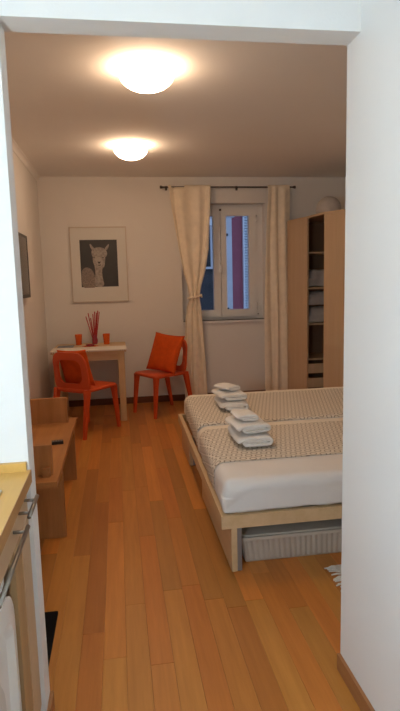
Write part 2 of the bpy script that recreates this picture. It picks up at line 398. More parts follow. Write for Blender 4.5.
# ------------------------------------------------------------------ bed
bed = thing('double_bed', 'wide low bed of pale birch with slab legs', 'bed', (0, 0, 0))
BX0, BX1, BY0, BY1, RZ0, RZ1 = 0.446, 2.70, 2.43, 4.51, 0.229, 0.294
mesh_obj('front_rail', bx(BX0, BX1, BY0, BY0+0.028, RZ0, RZ1), M['bedw'], bed, bevel=0.003)
mesh_obj('back_rail', bx(BX0+0.051, BX1, BY1-0.028, BY1, RZ0, RZ1), M['bedw'], bed, bevel=0.003)
bm = bmesh.new(); prism(bm, [(BX0, BY0+0.0285), (BX0+0.028, BY0+0.0285), (BX0+0.05, BY1), (BX0+0.022, BY1)], RZ0, RZ1); mesh_obj('foot_rail', bm, M['bedw'], bed, bevel=0.003)
for y0, y1 in ((BY0+0.004, BY0+0.95), (BY1-0.5, BY1-0.004)):
    lg = mesh_obj('slab_leg', bx(0.494, 0.522, y0, y1, 0.004, RZ0), M['bedw'], bed, bevel=0.002)
    mesh_obj('metal_edge', bx(0.5225, 0.546, y0+0.006, y0+0.05, 0.004, RZ0), M['grey'], lg)
    mesh_obj('foot_pad', bx(0.50, 0.54, y0+0.01, y0+0.04, 0.0, 0.004), M['black'], lg)
for y0, y1 in ((BY0+0.05, BY0+0.4), (BY1-0.4, BY1-0.05)):
    mesh_obj('slab_leg', bx(2.45, 2.48, y0, y1, 0, RZ0), M['bedw'], bed)
mesh_obj('centre_beam', bx(BX0+0.028, BX1, 3.44, 3.50, 0.17, RZ0), M['bedw'], bed)
for k in range(14):
    x = 0.53 + k*0.15
    mesh_obj('slat', bx(x, x+0.07, BY0+0.028, BY1-0.028, RZ0+0.002, RZ0+0.02), M['bedw'], bed)

def rounded_block(name, x0, x1, y0, y1, z0, z1, r, m, parent, wr, seed, shear=0.0, cuts=27):
    """soft block; wr(x,y,z) gives a small outward ripple"""
    bm = bmesh.new(); bmesh.ops.create_cube(bm, size=1); r_top = r
    bmesh.ops.subdivide_edges(bm, edges=bm.edges[:], cuts=cuts, use_grid_fill=True)
    c = Vector(((x0+x1)/2, (y0+y1)/2, (z0+z1)/2)); h = Vector(((x1-x0)/2, (y1-y0)/2, (z1-z0)/2))
    def warp(t):      # put more rows near the edges
        return math.copysign(1-(1-abs(t))**1.7, t)
    for v in bm.verts:
        p = Vector((warp(2*v.co.x)*h.x, warp(2*v.co.y)*h.y, 2*v.co.z*h.z))
        r = 0.018 if v.co.z < 0 else r_top
        core = Vector([max(-(h[i]-r), min(h[i]-r, p[i])) for i in range(3)])
        d = p-core
        if d.length > 1e-6:
            d = d.normalized()*r
        q = core+d
        n = d.normalized() if d.length > 1e-6 else Vector((0, 0, 1))
        v.co = c + q + n*wr(c+q); v.co.x += (v.co.y-2.46)*shear
    return mesh_obj(name, bm, m, parent, True)
def sheet_ripple(p):
    s = 0.003*noise.noise(p*4.0)*max(0, min(1, (2.70-p.y)/0.08))
    if p.z < 0.45 and p.y < 2.6:
        d = max(0, min(1, (0.458-p.z)/0.05)); q = p.x + (0.46-p.z)*1.6 + 0.05*noise.noise(Vector((p.x*4, 0, p.z*4)))
        k = 0.5+0.5*noise.noise(Vector((p.x*2.5, 1, 2))) + 0.8*max(0, 1-(p.x-0.46)/0.35)
        s += d*k*(0.0055*abs(math.sin(q*19)) + 0.003*math.sin(q*31+1)) - 0.003*d
    return s
MT = 0.462
SHEAR = 0.034
def sx_(y): return (y-2.46)*SHEAR
near = (0.458, 2.62, 2.442, 3.470); far = (0.458, 2.62, 3.482, 4.478)
m1 = rounded_block('mattress', *near, 0.2985, MT, 0.055, M['sheet'], None, sheet_ripple, 1, SHEAR, 63)
tag(m1, 'white-sheeted mattress on the near side of the bed', 'mattress', 'mattresses on the bed')
m2 = rounded_block('mattress', *far, 0.2985, MT, 0.055, M['sheet'], None, lambda p: 0.0, 2, SHEAR)
tag(m2, 'mattress on the far side of the bed, wholly under a patterned blanket', 'mattress', 'mattresses on the bed')

def make_blanket(label, y0, y1, ym0, ym1, seed, fold_near):
    """cloth laid on the mattress and hanging over its foot end; uv in metres"""
    o = 0.003; r = 0.055+o; x0 = 0.458-o; zt = MT+o; hang = 0.318
    L1 = zt-r-hang; L2 = PI/2*r; L3 = 2.45-(x0+r)
    tot = L1+L2+L3
    def edge(y):     # drop of the top towards the mattress edge
        d = 0.0
        for e, s in ((ym0-o, 1), (ym1+o, -1)):
            t = r-(y-e)*s
            if t > 0: d = max(d, r-math.sqrt(max(0, r*r-min(t, r)**2)))
        return d
    us = [k/10*L1 for k in range(10)] + [L1+k/8*L2 for k in range(8)] + [L1+L2+L3*(k/60) for k in range(61)]
    nv = 70
    bm = bmesh.new(); uvl = bm.loops.layers.uv.new('UVMap')
    rows = []; uvd = {}
    for s in us:
        row = []
        for j in range(nv+1):
            y = y0+(y1-y0)*j/nv
            if s < L1: p = Vector((x0, y, hang+s)); n = Vector((-1, 0, 0))
            elif s < L1+L2:
                a = (s-L1)/r; p = Vector((x0+r-r*math.cos(a), y, zt-r+r*math.sin(a))); n = Vector((-math.cos(a), 0, math.sin(a)))
            else: p = Vector((x0+r+s-L1-L2, y, zt)); n = Vector((0, 0, 1))
            w = 0.0025*noise.noise(Vector((s*4, y*5, seed))) + 0.0025; w *= min(1, (y-y0)/0.08)
            if s < L1: w += 0.003*math.sin(y*26+seed)*(1-s/L1)
            p += n*w
            k = edge(y)
            if p.z > zt-r: p.z -= k*min(1, (p.z-(zt-r))/r)
            p.x += sx_(y); v = bm.verts.new(p); row.append(v); uvd[v] = (s, y)
        rows.append(row)
    for a, b2 in zip(rows, rows[1:]):
        for j in range(nv):
            f = bm.faces.new((a[j], b2[j], b2[j+1], a[j+1]))
            for lp in f.loops: lp[uvl].uv = uvd[lp.vert]
            # plain woven border along the far edge
            y = (uvd[a[j]][1]+uvd[a[j+1]][1])/2
            f.material_index = 1 if (y > y1-0.115) else 0
    ob = mesh_obj('blanket', bm, [M['blanket'], M['cream']], None, True)
    sm = ob.modifiers.new('thickness', 'SOLIDIFY'); sm.thickness = 0.003; sm.offset = 1
    tag(ob, label, 'blanket', 'patterned blankets on the bed')
    return ob
make_blanket('beige patterned blanket on the near mattress, leaving white sheet bare in front', 2.715, 3.468, near[2], near[3], 1.3, True)
make_blanket('beige patterned blanket covering the far mattress up to the window side', 3.502, 4.47, far[2], far[3], 5.1, False)

# folded towels
def towel(name, label, w, d, h, loc, rz, turns=2.0, grp=None, seed=0, th=0.012):
    """a strip folded round itself (flattened spiral) and swept along its depth"""
    N = 64; path = []
    for i in range(N+1):
        a = i/N*turns*2*PI
        f = 0.25 + 0.75*(i/N)                       # grows outwards
        hw = w/2*(0.55+0.45*(i/N)) - th/2; hh = (h/2-th/2)*f
        c, s = math.cos(a), math.sin(a)
        x = math.copysign(abs(c)**0.65, c)*hw; z = math.copysign(abs(s)**0.55, s)*hh
        path.append(Vector((x, 0, z)))
    bm = bmesh.new(); ny = 14; rows = []
    for j in range(ny+1):
        y = -d/2+d*j/ny; row = []
        for i, p in enumerate(path):
            t = (path[min(i+1, N)]-path[max(i-1, 0)]); t = Vector((t.x, 0, t.z)).normalized(); n = Vector((t.z, 0, -t.x))
            for sgn in (1, -1):
                q = p + n*th/2*sgn
                e = 1-(abs(2*y/d))**6*0.05
                k = 0.0035*noise.noise(Vector((q.x*14+seed, y*10, q.z*14)))
                yy = y + 0.006*noise.noise(Vector((q.x*12, q.z*30, seed+j*0.01)))*(1 if j in (0, ny) else 0)
                row.append(bm.verts.new((q.x*e+k, yy, max(0.0005, (q.z+h/2)*e+k))))
        rows.append(row)
    m = len(rows[0])
    for a, b2 in zip(rows, rows[1:]):
        for i in range(0, m-2, 2):
            bm.faces.new((a[i], b2[i], b2[i+2], a[i+2])); bm.faces.new((a[i+1], a[i+3], b2[i+3], b2[i+1]))
        bm.faces.new((a[0], a[1], b2[1], b2[0])); bm.faces.new((a[m-2], b2[m-2], b2[m-1], a[m-1]))
    for rw in (rows[0], rows[-1]):
        for i in range(0, m-2, 2): bm.faces.new((rw[i], rw[i+2], rw[i+3], rw[i+1]))
    o = mesh_obj(name, bm, M['towel'], None, True); o.location = loc; o.rotation_euler = (0, 0, rz)
    return tag(o, label, 'towel', grp)
G = 'folded towels stacked on the bed'
BZ = MT+0.0125
for cx_, cy_, s, wh in ((0.745, 3.045, 1.0, 'near'), (0.815, 3.91, 1.0, 'far')):
    towel('bath_towel', f'large white folded towel at the bottom of the {wh} towel pile', 0.232*s, 0.33, 0.068, (cx_, cy_, BZ), -0.02, 1.5, G, 3 if wh == 'near' else 9, 0.019)
    towel('hand_towel', f'white folded towel in the middle of the {wh} towel pile', 0.225*s, 0.26, 0.060, (cx_-0.012, cy_+0.005, BZ+0.0685), 0.10, 1.5, G, 5 if wh == 'near' else 11, 0.017)
    towel('face_towel', f'small white folded towel on top of the {wh} towel pile', 0.140*s, 0.165, 0.044, (cx_-0.030, cy_+0.015, BZ+0.129), 0.1 if wh == 'near' else 0.5, 1.5, G, 7 if wh == 'near' else 13, 0.015)

# storage tub under the bed
tub = thing('storage_box', 'low ribbed pale plastic storage box under the bed', 'box', (1.265, 2.77, 0))
bm = bmesh.new()
def tub_outline(w, d, n, amp):
    pts = []
    for sx in range(n): pts.append((-w/2+w*sx/n, -d/2 - amp*(0.5 if sx % 2 else -0.5)))
    for sy in range(n//2): pts.append((w/2 + amp*(0.5 if sy % 2 else -0.5), -d/2+d*sy/(n//2)))
    for sx in range(n): pts.append((w/2-w*sx/n, d/2 + amp*(0.5 if sx % 2 else -0.5)))
    for sy in range(n//2): pts.append((-w/2 - amp*(0.5 if sy % 2 else -0.5), d/2-d*sy/(n//2)))
    return pts
secs = [(tub_outline(1.36, 0.50, 100, 0.000), 0.0), (tub_outline(1.375, 0.515, 100, 0.004), 0.012), (tub_outline(1.42, 0.56, 100, 0.005), 0.135), (tub_outline(1.425, 0.565, 100, 0.0), 0.137)]
rg = [[bm.verts.new((x, y, z)) for x, y in pts] for pts, z in secs]
for a, b2 in zip(rg, rg[1:]):
    for i in range(len(a)): bm.faces.new((a[i], a[(i+1) % len(a)], b2[(i+1) % len(a)], b2[i]))
bm.faces.new(rg[0][::-1]); bm.faces.new(rg[-1])
mesh_obj('ribbed_body', bm, M['tub'], tub)
bm = bmesh.new(); prism(bm, rrect(1.465, 0.60, 0.05), 0.137, 0.152); mesh_obj('rim', bm, M['tub'], tub, bevel=0.004)
bm = bmesh.new(); prism(bm, rrect(1.43, 0.565, 0.05), 0.152, 0.158); mesh_obj('lid', bm, M['tub'], tub, bevel=0.003)

# fringed rug
rug = thing('fringed_rug', 'off-white woven rug with a fringed end beside the bed', 'rug', (1.45, 2.10, 0))
bm = bmesh.new(); box(bm, -0.44, 0.44, -0.30, 0.29, 0, 0.009); mesh_obj('woven_body', bm, M['rug'], rug, bevel=0.003)
bm = bmesh.new()
for k in range(32):
    y = -0.295 + k*0.0187
    for sx in (-1, 1):
        a, c = random.uniform(-0.022, 0.022), random.uniform(0.05, 0.07)
        tube(bm, [(sx*0.436, y, 0.006), (sx*(0.44+c*0.5), y+a*0.4, 0.010), (sx*(0.44+c), y+a, 0.004)], [0.004, 0.0045, 0.0035], 5)
mesh_obj('fringe', bm, M['rug'], rug, True, kind='stuff')

# ------------------------------------------------------------------ chairs
def make_chair(label):
    t = thing('dining_chair', label, 'chair', (0, 0, 0), 0, 'orange plastic chairs at the table')
    # seat: rounded, slightly dished plate with a rolled edge
    bm = bmesh.new(); rings = []
    for (sc_, z) in ((0.93, 0.418), (1.0, 0.424), (1.0, 0.444), (0.97, 0.450), (0.6, 0.445), (0.15, 0.443)):
        rings.append([bm.verts.new((x*sc_+0.012, y*sc_*(1.0+0.05*x/0.2), z)) for x, y in rrect(0.44, 0.43, 0.07, 7)])
    for a, b2 in zip(rings, rings[1:]):
        for i in range(len(a)): bm.faces.new((a[i], a[(i+1) % len(a)], b2[(i+1) % len(a)], b2[i]))
    bm.faces.new(rings[0][::-1]); bm.faces.new(rings[-1])
    mesh_obj('seat', bm, M['orange'], t, True)
    for s in (-1, 1):
        bm = bmesh.new(); sweep_rect(bm, [(0.195, s*0.185, 0.435), (0.205, s*0.188, 0.33), (0.235, s*0.200, 0.0)], [(0.052, 0.048), (0.042, 0.038), (0.026, 0.026)])
        mesh_obj('leg', bm, M['orange'], t, bevel=0.007)
        bm = bmesh.new(); sweep_rect(bm, [(-0.185, s*0.185, 0.45), (-0.195, s*0.188, 0.40), (-0.225, s*0.192, 0.25), (-0.275, s*0.20, 0.0)], [(0.058, 0.042), (0.052, 0.04), (0.040, 0.034), (0.026, 0.026)])
        mesh_obj('leg', bm, M['orange'], t, bevel=0.007)
    # backrest: rounded hoop with a large rounded opening
    def bk(y, z, off):     # reclined, gently hollow
        return (-0.185 - 0.13*(z-0.44) + 0.35*y*y + off, y, z)
    outer = rrect(0.43, 0.385, 0.105, 8, 0, 0.44+0.1825-0.02); inner = rrect(0.285, 0.225, 0.07, 8, 0, 0.612)
    outer = [(y*(1-0.10*((z-0.42)/0.385)), z) for y, z in outer]
    bm = bmesh.new(); R = []
    for pts, off in ((inner, -0.011), (outer, -0.011), (outer, 0.011), (inner, 0.011)):
        R.append([bm.verts.new(bk(y, z, off)) for y, z in pts])
    for a, b2 in zip(R, R[1:]+R[:1]):
        for i in range(len(a)): bm.faces.new((a[i], a[(i+1) % len(a)], b2[(i+1) % len(a)], b2[i]))
    mesh_obj('backrest', bm, M['orange'], t, bevel=0.005)
    return t
ch1 = make_chair('orange plastic chair turned away, pushed to the table front'); ch1.location = (-0.345, 5.265, 0); ch1.rotation_euler = (0, 0, math.radians(52))
ch2 = copy_tree(ch1); ch2['label'] = 'orange plastic chair beside the left curtain, facing the table side'
ch2.location = (0.435, 5.83, 0); ch2.rotation_euler = (0, 0, math.radians(210.5))

def pillow(label, size, thick, mtx, seed):
    bm = bmesh.new(); n = 22
    def f(sgn):
        def g(u, v):
            a, b2 = 2*u-1, 2*v-1
            x = a*size/2*(1-0.07*(1-b2*b2)*abs(a)); y = b2*size/2*(1-0.07*(1-a*a)*abs(b2))
            t = ((1-a**4)*(1-b2**4))**0.6*thick/2
            w = 0.010*noise.noise(Vector((a*2.2, b2*2.2, seed)))*(1-a*a)*(1-b2*b2)
            return Vector((x, y, sgn*t + w))
        return g
    grid(bm, n, n, f(1)); grid(bm, n, n, f(-1))
    bmesh.ops.remove_doubles(bm, verts=bm.verts[:], dist=1e-4)
    o = mesh_obj('cushion', bm, M['cushion'], None, True)
    o.matrix_world = mtx
    return tag(o, label, 'cushion', 'orange cushions on the chairs')
def on_chair(ch, x, y, z, lean, twist, yaw=0.0):
    """local frame of chair: pillow plane stands on the seat, leaning back"""
    base = Matrix.Translation(ch.location) @ Matrix.Rotation(ch.rotation_euler.z, 4, 'Z')
    # pillow x -> chair y, pillow y -> up, pillow z -> front
    fr = Matrix(((0, 0, 1, 0), (1, 0, 0, 0), (0, 1, 0, 0), (0, 0, 0, 1)))
    return base @ Matrix.Translation((x, y, z)) @ Matrix.Rotation(yaw, 4, 'Z') @ Matrix.Rotation(-lean, 4, 'Y') @ fr @ Matrix.Rotation(twist, 4, 'Z')
pillow('orange cushion leaning inside the back of the chair at the table front', 0.365, 0.10, on_chair(ch1, -0.118, 0.005, 0.636, math.radians(14), math.radians(-3)), 1.0)
pillow('orange cushion leaning on the chair by the curtain, seen almost flat on', 0.43, 0.10, on_chair(ch2, -0.045, 0.02, 0.655, math.radians(21), math.radians(-4), math.radians(13)), 4.0)

# ------------------------------------------------------------------ table and what stands on it
tb = thing('dining_table', 'small pale wooden table with square legs against the wall', 'table', (0, 0, 0))
TX0, TX1, TY0, TY1, TZ = -0.69, 0.062, 5.52, 6.22, 0.752
mesh_obj('tabletop', bx(TX0, TX1, TY0, TY1, TZ-0.026, TZ), M['pine'], tb, bevel=0.004)
for x in (TX0+0.02, TX1-0.085):
    for y in (TY0+0.015, TY1-0.08):
        mesh_obj('leg', bx(x, x+0.065, y, y+0.065, 0, TZ-0.026), M['pinez'], tb, bevel=0.004)
for y in (TY0+0.03, TY1-0.055): mesh_obj('apron', bx(TX0+0.085, TX1-0.085, y, y+0.022, TZ-0.11, TZ-0.026), M['pine'], tb)
for x in (TX0+0.035, TX1-0.06): mesh_obj('apron', bx(x, x+0.022, TY0+0.08, TY1-0.08, TZ-0.11, TZ-0.026), M['pine'], tb)
def runner(label, x0, x1, y0, y1, drop_l, drop_r, drop_f, m, edge=True):
    t = thing('table_runner', label, 'table cloth', (0, 0, TZ), 0, 'cloths on the table')
    bm = bmesh.new(); h = 0.003
    box(bm, x0, x1, y0, y1, 0.0004, h)
    if drop_f: box(bm, x0, x1, y0-0.004, y0-0.0005, -drop_f, h)
    if drop_r: box(bm, x1+0.0005, x1+0.004, y0, y1, -drop_r, h)
    if drop_l: box(bm, x0-0.004, x0-0.0005, y0, y1, -drop_l, h)
    mesh_obj('cloth', bm, M[m], t)
    if edge:
        bm = bmesh.new(); n = int((x1-x0)/0.022)
        for k in range(n):
            x = x0+0.008+k*0.022
            box(bm, x, x+0.008, y0-0.0055, y0-0.004, -drop_f+0.001, -drop_f+0.006)
        mesh_obj('stitched_edge', bm, M['lace'], t, kind='stuff')
    return t
runner('white cloth with brown stitched edge along the table front', TX0-0.001, TX1+0.001, TY0-0.001, TY0+0.30, 0.03, 0.02, 0.012, 'cloth')
runner('blue grey folded cloth at the wall end of the table', TX0+0.03, TX0+0.20, TY0+0.33, TY0+0.52, 0, 0, 0, 'clothb', False)
# two tumblers
def tumbler(label, x, y):
    t = thing('candle_glass', label, 'glass', (x, y, TZ), 0, 'orange tumblers on the table')
    bm = bmesh.new(); lathe(bm, [(0.028, 0.0), (0.031, 0.004), (0.039, 0.112), (0.0395, 0.115), (0.037, 0.115), (0.029, 0.012), (0.004, 0.010)], n=24)
    mesh_obj('glass_wall', bm, M['cup'], t, True)
    bm = bmesh.new(); lathe(bm, [(0.0285, 0.0125), (0.0330, 0.060), (0.004, 0.058)], n=20); mesh_obj('wax', bm, M['cup'], t, True)
    return t
tumbler('orange tumbler at the wall side of the red sticks', -0.447, 6.09)
tumbler('orange tumbler at the window side of the red sticks', -0.143, 6.06)
vs_ = thing('stick_vase', 'small dark red vase holding the tall sticks', 'vase', (-0.272, 6.12, TZ))
bm = bmesh.new(); lathe(bm, [(0.026, 0), (0.030, 0.006), (0.032, 0.05), (0.020, 0.085), (0.022, 0.10), (0.018, 0.10), (0.016, 0.085), (0.025, 0.05), (0.004, 0.012)], n=24)
mesh_obj('vase_wall', bm, M['vase'], vs_, True)
st = [(-0.085, 0.31, 'crimson stick leaning farthest toward the wall end of the table'), (-0.060, 0.345, 'crimson stick second from the wall end of the bundle'), (-0.036, 0.29, 'short crimson stick third from the wall end of the bundle')] + [(d_, h_, 'crimson stick in the upright cluster at the window side of the bundle') for d_, h_ in ((-0.008, 0.335), (0.012, 0.36), (0.030, 0.345), (0.047, 0.37), (0.062, 0.355))]
for k, (dx, h, w) in enumerate(st):
    bm = bmesh.new(); yo = (-0.009, 0.0, 0.009)[k % 3]; xb = -0.0115+k*0.0033
    tube(bm, [(-0.272+xb, 6.12+yo, TZ+0.016), (-0.272+xb+(dx-xb)*0.28, 6.12+yo*1.1, TZ+0.016+(h-0.016)*0.28), (-0.272+dx, 6.12+yo*2, TZ+h)], 0.0055, 6)
    o = mesh_obj('red_stick', bm, M['red'], None, True)
    tag(o, w, 'stick', 'crimson sticks in the vase')
# small orange paper star / napkin on the cloth
bm = bmesh.new(); pts = []
for k in range(16):
    a = 2*PI*k/16; r = 0.085 if k % 2 == 0 else 0.05
    pts.append((r*math.cos(a), r*0.8*math.sin(a)))
prism(bm, pts, 0, 0.004); nap = mesh_obj('napkin', bm, M['cushion'], None); nap.location = (-0.315, 5.90, TZ+0.0005)
tag(nap, 'orange star shaped doily lying between the tumblers', 'doily')
bm = bmesh.new(); lathe(bm, [(0.030, 0.0), (0.042, 0.004), (0.048, 0.016), (0.045, 0.018), (0.03, 0.007), (0.004, 0.006)], n=24)
ds = mesh_obj('small_dish', bm, M['vase'], None, True); ds.location = (-0.315, 5.90, TZ+0.0045)
tag(ds, 'small dark red dish on the orange doily', 'dish')

# ------------------------------------------------------------------ low bench with end boards, remote
bn = thing('low_bench', 'low wooden bench with two upright end boards along the wall', 'bench', (0, 0, 0))
SZ, SX1 = 0.412, -0.352
mesh_obj('top_board', bx(XL+0.016, SX1, 2.76, 4.13, SZ-0.032, SZ), M['benchw'], bn, bevel=0.003)
mesh_obj('side_panel', bx(XL+0.016, SX1+0.004, 2.985, 3.02, 0, SZ-0.032), M['benchx'], bn, bevel=0.002)
mesh_obj('side_panel', bx(XL+0.016, SX1-0.004, 3.90, 3.935, 0, SZ-0.032), M['benchx'], bn, bevel=0.002)
mesh_obj('rear_panel', bx(XL+0.016, XL+0.04, 3.02, 3.90, 0.05, SZ-0.032), M['benchx'], bn)
def eb(y0, y1, x1, h): return mesh_obj('end_board', bx(XL+0.016, x1, y0, y1, SZ, SZ+h), M['benchx'], bn, bevel=0.003)
eb(3.98, 4.015, -0.402, 0.186); eb(2.87, 2.905, -0.385, 0.165)
mesh_obj('corner_block', bx(-0.437, -0.396, 2.835, 2.868, SZ, SZ+0.048), M['benchx'], bn, bevel=0.002)
rm = thing('remote_control', 'black remote control lying on the bench', 'remote', (-0.422, 3.455, SZ), math.radians(8))
mesh_obj('case', bx(-0.036, 0.036, -0.022, 0.022, 0, 0.018), M['black'], rm, bevel=0.004)
for i in range(4):
    for j in range(2): mesh_obj('button', bx(-0.028+i*0.016, -0.019+i*0.016, -0.012+j*0.014, -0.004+j*0.014, 0.018, 0.0195), M['button'], rm)

# television on the left wall
tv = thing('television', 'flat dark television hung on the left wall', 'television', (XL+0.002, 4.56, 1.581))
mesh_obj('wall_bracket', bx(0.0, 0.015, -0.15, 0.15, -0.12, 0.12), M['black'], tv)
mesh_obj('casing', bx(0.015, 0.044, -0.50, 0.50, -0.268, 0.268), M['tvgrey'], tv, bevel=0.006)
b = bx(0.044, 0.048, -0.50, 0.50, 0.248, 0.268); box(b, 0.044, 0.048, -0.50, 0.50, -0.268, -0.240); box(b, 0.044, 0.048, -0.50, -0.475, -0.240, 0.248); box(b, 0.044, 0.048, 0.475, 0.50, -0.240, 0.248)
mesh_obj('bezel', b, M['black'], tv)
mesh_obj('screen', bx(0.0442, 0.046, -0.475, 0.475, -0.240, 0.248), M['tvscr'], tv)

# floor mat just inside the doorway
bm = bmesh.new(); prism(bm, rrect(0.48, 0.52, 0.008), 0, 0.007); fm = mesh_obj('floor_mat', bm, M['matb'], None, bevel=0.002); fm.location = (-0.318-0.24, 2.005, 0)
tag(fm, 'black mat on the floor just past the doorway', 'mat')

# ------------------------------------------------------------------ framed alpaca photograph
pc = thing('framed_picture', 'framed photograph of a pale woolly alpaca on the wall', 'picture', (-0.19, YB, 1.63))
PX, PZ = 0.318, 0.423
b = bx(-PX, PX, -0.022, -0.0005, PZ-0.012, PZ); box(b, -PX, PX, -0.022, -0.0005, -PZ, -PZ+0.012); box(b, -PX, -PX+0.012, -0.022, -0.0005, -PZ+0.012, PZ-0.012); box(b, PX-0.012, PX, -0.022, -0.0005, -PZ+0.012, PZ-0.012)
mesh_obj('picture_frame', b, M['frame'], pc)
mesh_obj('mount', bx(-PX+0.012, PX-0.012, -0.014, -0.004, -PZ+0.012, PZ-0.012), M['pmat'], pc)
pp = mesh_obj('photo_print', bx(-0.208, 0.208, -0.0152, -0.0142, -0.248, 0.278), M['pdark'], pc)
def blob(name, pts, m, lay_, n=1):
    """flat printed shape; pts given in print pixels 0..100 across, 0..126 down"""
    bm = bmesh.new(); P = [(-0.208+x/100*0.416, 0.278-y/126*0.526) for x, y in pts]
    # smooth closed outline
    for _ in range(2): P = [q for i in range(len(P)) for q in ((P[i][0]*.75+P[(i+1) % len(P)][0]*.25, P[i][1]*.75+P[(i+1) % len(P)][1]*.25), (P[i][0]*.25+P[(i+1) % len(P)][0]*.75, P[i][1]*.25+P[(i+1) % len(P)][1]*.75))]
    y = -0.0152-0.0003*lay_
    bm.faces.new([bm.verts.new((x, y, z)) for x, z in P])
    return mesh_obj(name, bm, M[m], pp)
blob('body', [(1, 128), (1, 88), (6, 76), (18, 72), (30, 79), (36, 92), (42, 128), (20, 128)], 'wool2', 1)
blob('neck', [(36, 62), (39, 85), (37, 105), (36, 126), (63, 126), (57, 100), (57, 80), (61, 62), (48, 58)], 'wool', 1.5)
blob('ear', [(26, 10), (30, 11), (37, 20), (40, 26), (34, 29), (29, 22)], 'wool', 2)
blob('ear', [(79, 11), (75, 13), (69, 20), (66, 25), (71, 29), (77, 21)], 'wool', 2)
blob('head', [(34, 40), (33, 55), (36, 68), (44, 78), (54, 79), (63, 74), (66, 60), (68, 42), (52, 32)], 'wool', 2.5)
blob('wool_tuft', [(30, 36), (32, 26), (40, 21), (52, 19), (64, 22), (72, 30), (73, 40), (68, 47), (60, 44), (50, 47), (40, 44), (33, 46)], 'wool', 3)
blob('muzzle', [(43, 48), (42, 58), (44, 68), (50, 73), (57, 70), (59, 58), (57, 48), (50, 45)], 'wool3', 3.5)
blob('nose', [(46, 56), (50, 60), (54, 56), (53, 62), (50, 64), (47, 62)], 'pink', 4)
blob('mouth', [(44, 66), (50, 67), (56, 65), (53, 69), (48, 69)], 'pink', 4)
for ex in (37, 61): blob('eye', [(ex-2.5, 47), (ex, 45.5), (ex+2.5, 47), (ex, 49.5)], 'pink', 4)

# ------------------------------------------------------------------ curtains and rod
rd = thing('curtain_rod', 'dark thin curtain rod above the window', 'curtain rod', (0, 0, 2.475))
RY = 6.27
bm = bmesh.new(); tube(bm, [(0.555, RY, 0), (2.08, RY, 0)], 0.009, 12); mesh_obj('rod_bar', bm, M['rod'], rd, True)
for x in (0.545, 2.085):
    bm = bmesh.new(); s = -1 if x < 1 else 1
    tube(bm, [(x-s*0.012, RY, 0), (x, RY, 0), (x+s*0.004, RY, 0), (x+s*0.02, RY, 0), (x+s*0.022, RY, 0)], [0.011, 0.014, 0.0165, 0.0165, 0.012], 14); mesh_obj('finial', bm, M['rod'], rd, True)
for x in (0.60, 1.42, 2.05):
    bm = bmesh.new(); tube(bm, [(x, RY+0.011, 0), (x, YB-0.006, 0)], 0.006, 8); box(bm, x-0.012, x+0.012, YB-0.006, YB, -0.025, 0.025); mesh_obj('rod_bracket', bm, M['rod'], rd)
def lerp_tab(tab, z):
    for (z0, a0, b0), (z1, a1, b1) in zip(tab, tab[1:]):
        if z0 >= z >= z1:
            t = (z0-z)/(z0-z1); t = t*t*(3-2*t) if False else t
            return a0+(a1-a0)*t, b0+(b1-b0)*t
    return tab[-1][1:]
def curtain(name, label, tab, folds, seed, notch=()):
    t = thing(name, label, 'curtain', (0, 0, 0), 0, 'cream curtains at the window')
    nz_, nx_ = 90, 130; ztop, zbot = tab[0][0], tab[-1][0]
    bm = bmesh.new()
    def f(u, v):
        z = ztop + (zbot-ztop)*v
        a, b2 = lerp_tab(tab, z)
        w = b2-a; wd = 0.47
        x = a + w*u
        tight = min(1.0, w/0.40)
        amp = 0.030 + 0.004*(1-tight)
        ph = folds*2*PI*(u + 0.05*math.sin(3*v+seed) + 0.07*math.sin(5.1*u+seed*2)) + seed
        y = RY - 0.012 - amp*(0.5+0.5*math.sin(ph)) - 0.006*math.sin(2.3*ph+v*2)*(0.3+0.7*v)*(0.5+0.5*math.sin(9*u+3*v+seed))
        # pinch round the rod
        k = max(0, 1-v/0.03)
        y = y*(1-k) + (RY-0.016)*k
        x += 0.006*math.sin(ph*0.5+v*6)*(1-k)
        if v == 0:
            for n0, n1 in notch:
                if n0 < x < n1: z -= 0.03
        return Vector((x, y, z))
    grid(bm, nx_, nz_, f)
    o = mesh_obj('cloth', bm, M['curtain'], t, True)
    s = o.modifiers.new('thickness', 'SOLIDIFY'); s.thickness = 0.004; s.offset = -1
    return t
tabL = [(2.495, 0.610, 1.098), (2.2, 0.645, 1.088), (1.786, 0.712, 1.056), (1.55, 0.757, 1.012), (1.365, 0.805, 0.955), (1.25, 0.822, 0.930), (1.21, 0.822, 0.932), (1.12, 0.790, 0.945), (0.97, 0.772, 0.955), (0.5, 0.745, 0.985), (0.02, 0.735, 1.01)]
cL = curtain('curtain', 'cream curtain gathered by a tie-back, next to the orange chair', tabL, 3.3, 0.4, ((0.645, 0.80),))
bm = bmesh.new(); P = []
for k in range(33):
    a = 2*PI*k/32; P.append((0.876+0.068*math.cos(a), RY-0.026+0.048*math.sin(a), 1.235+0.012*math.cos(a)))
tube(bm, P, 0.013, 8); 
mesh_obj('tie_back', bm, M['curtain'], cL, True)
bm = bmesh.new(); tube(bm, [(0.935, RY-0.05, 1.25), (0.955, RY-0.06, 1.26), (0.962, RY-0.06, 1.23)], [0.014, 0.016, 0.008], 8); mesh_obj('tie_knot', bm, M['curtain'], cL, True)
tabR = [(2.495, 1.765, 2.03), (2.08, 1.738, 2.03), (1.6, 1.724, 2.035), (1.05, 1.716, 2.045), (0.5, 1.716, 2.055), (0.02, 1.72, 2.07)]
curtain('curtain', 'cream curtain hanging straight and untied beside the wardrobe', tabR, 2.3, 2.1)

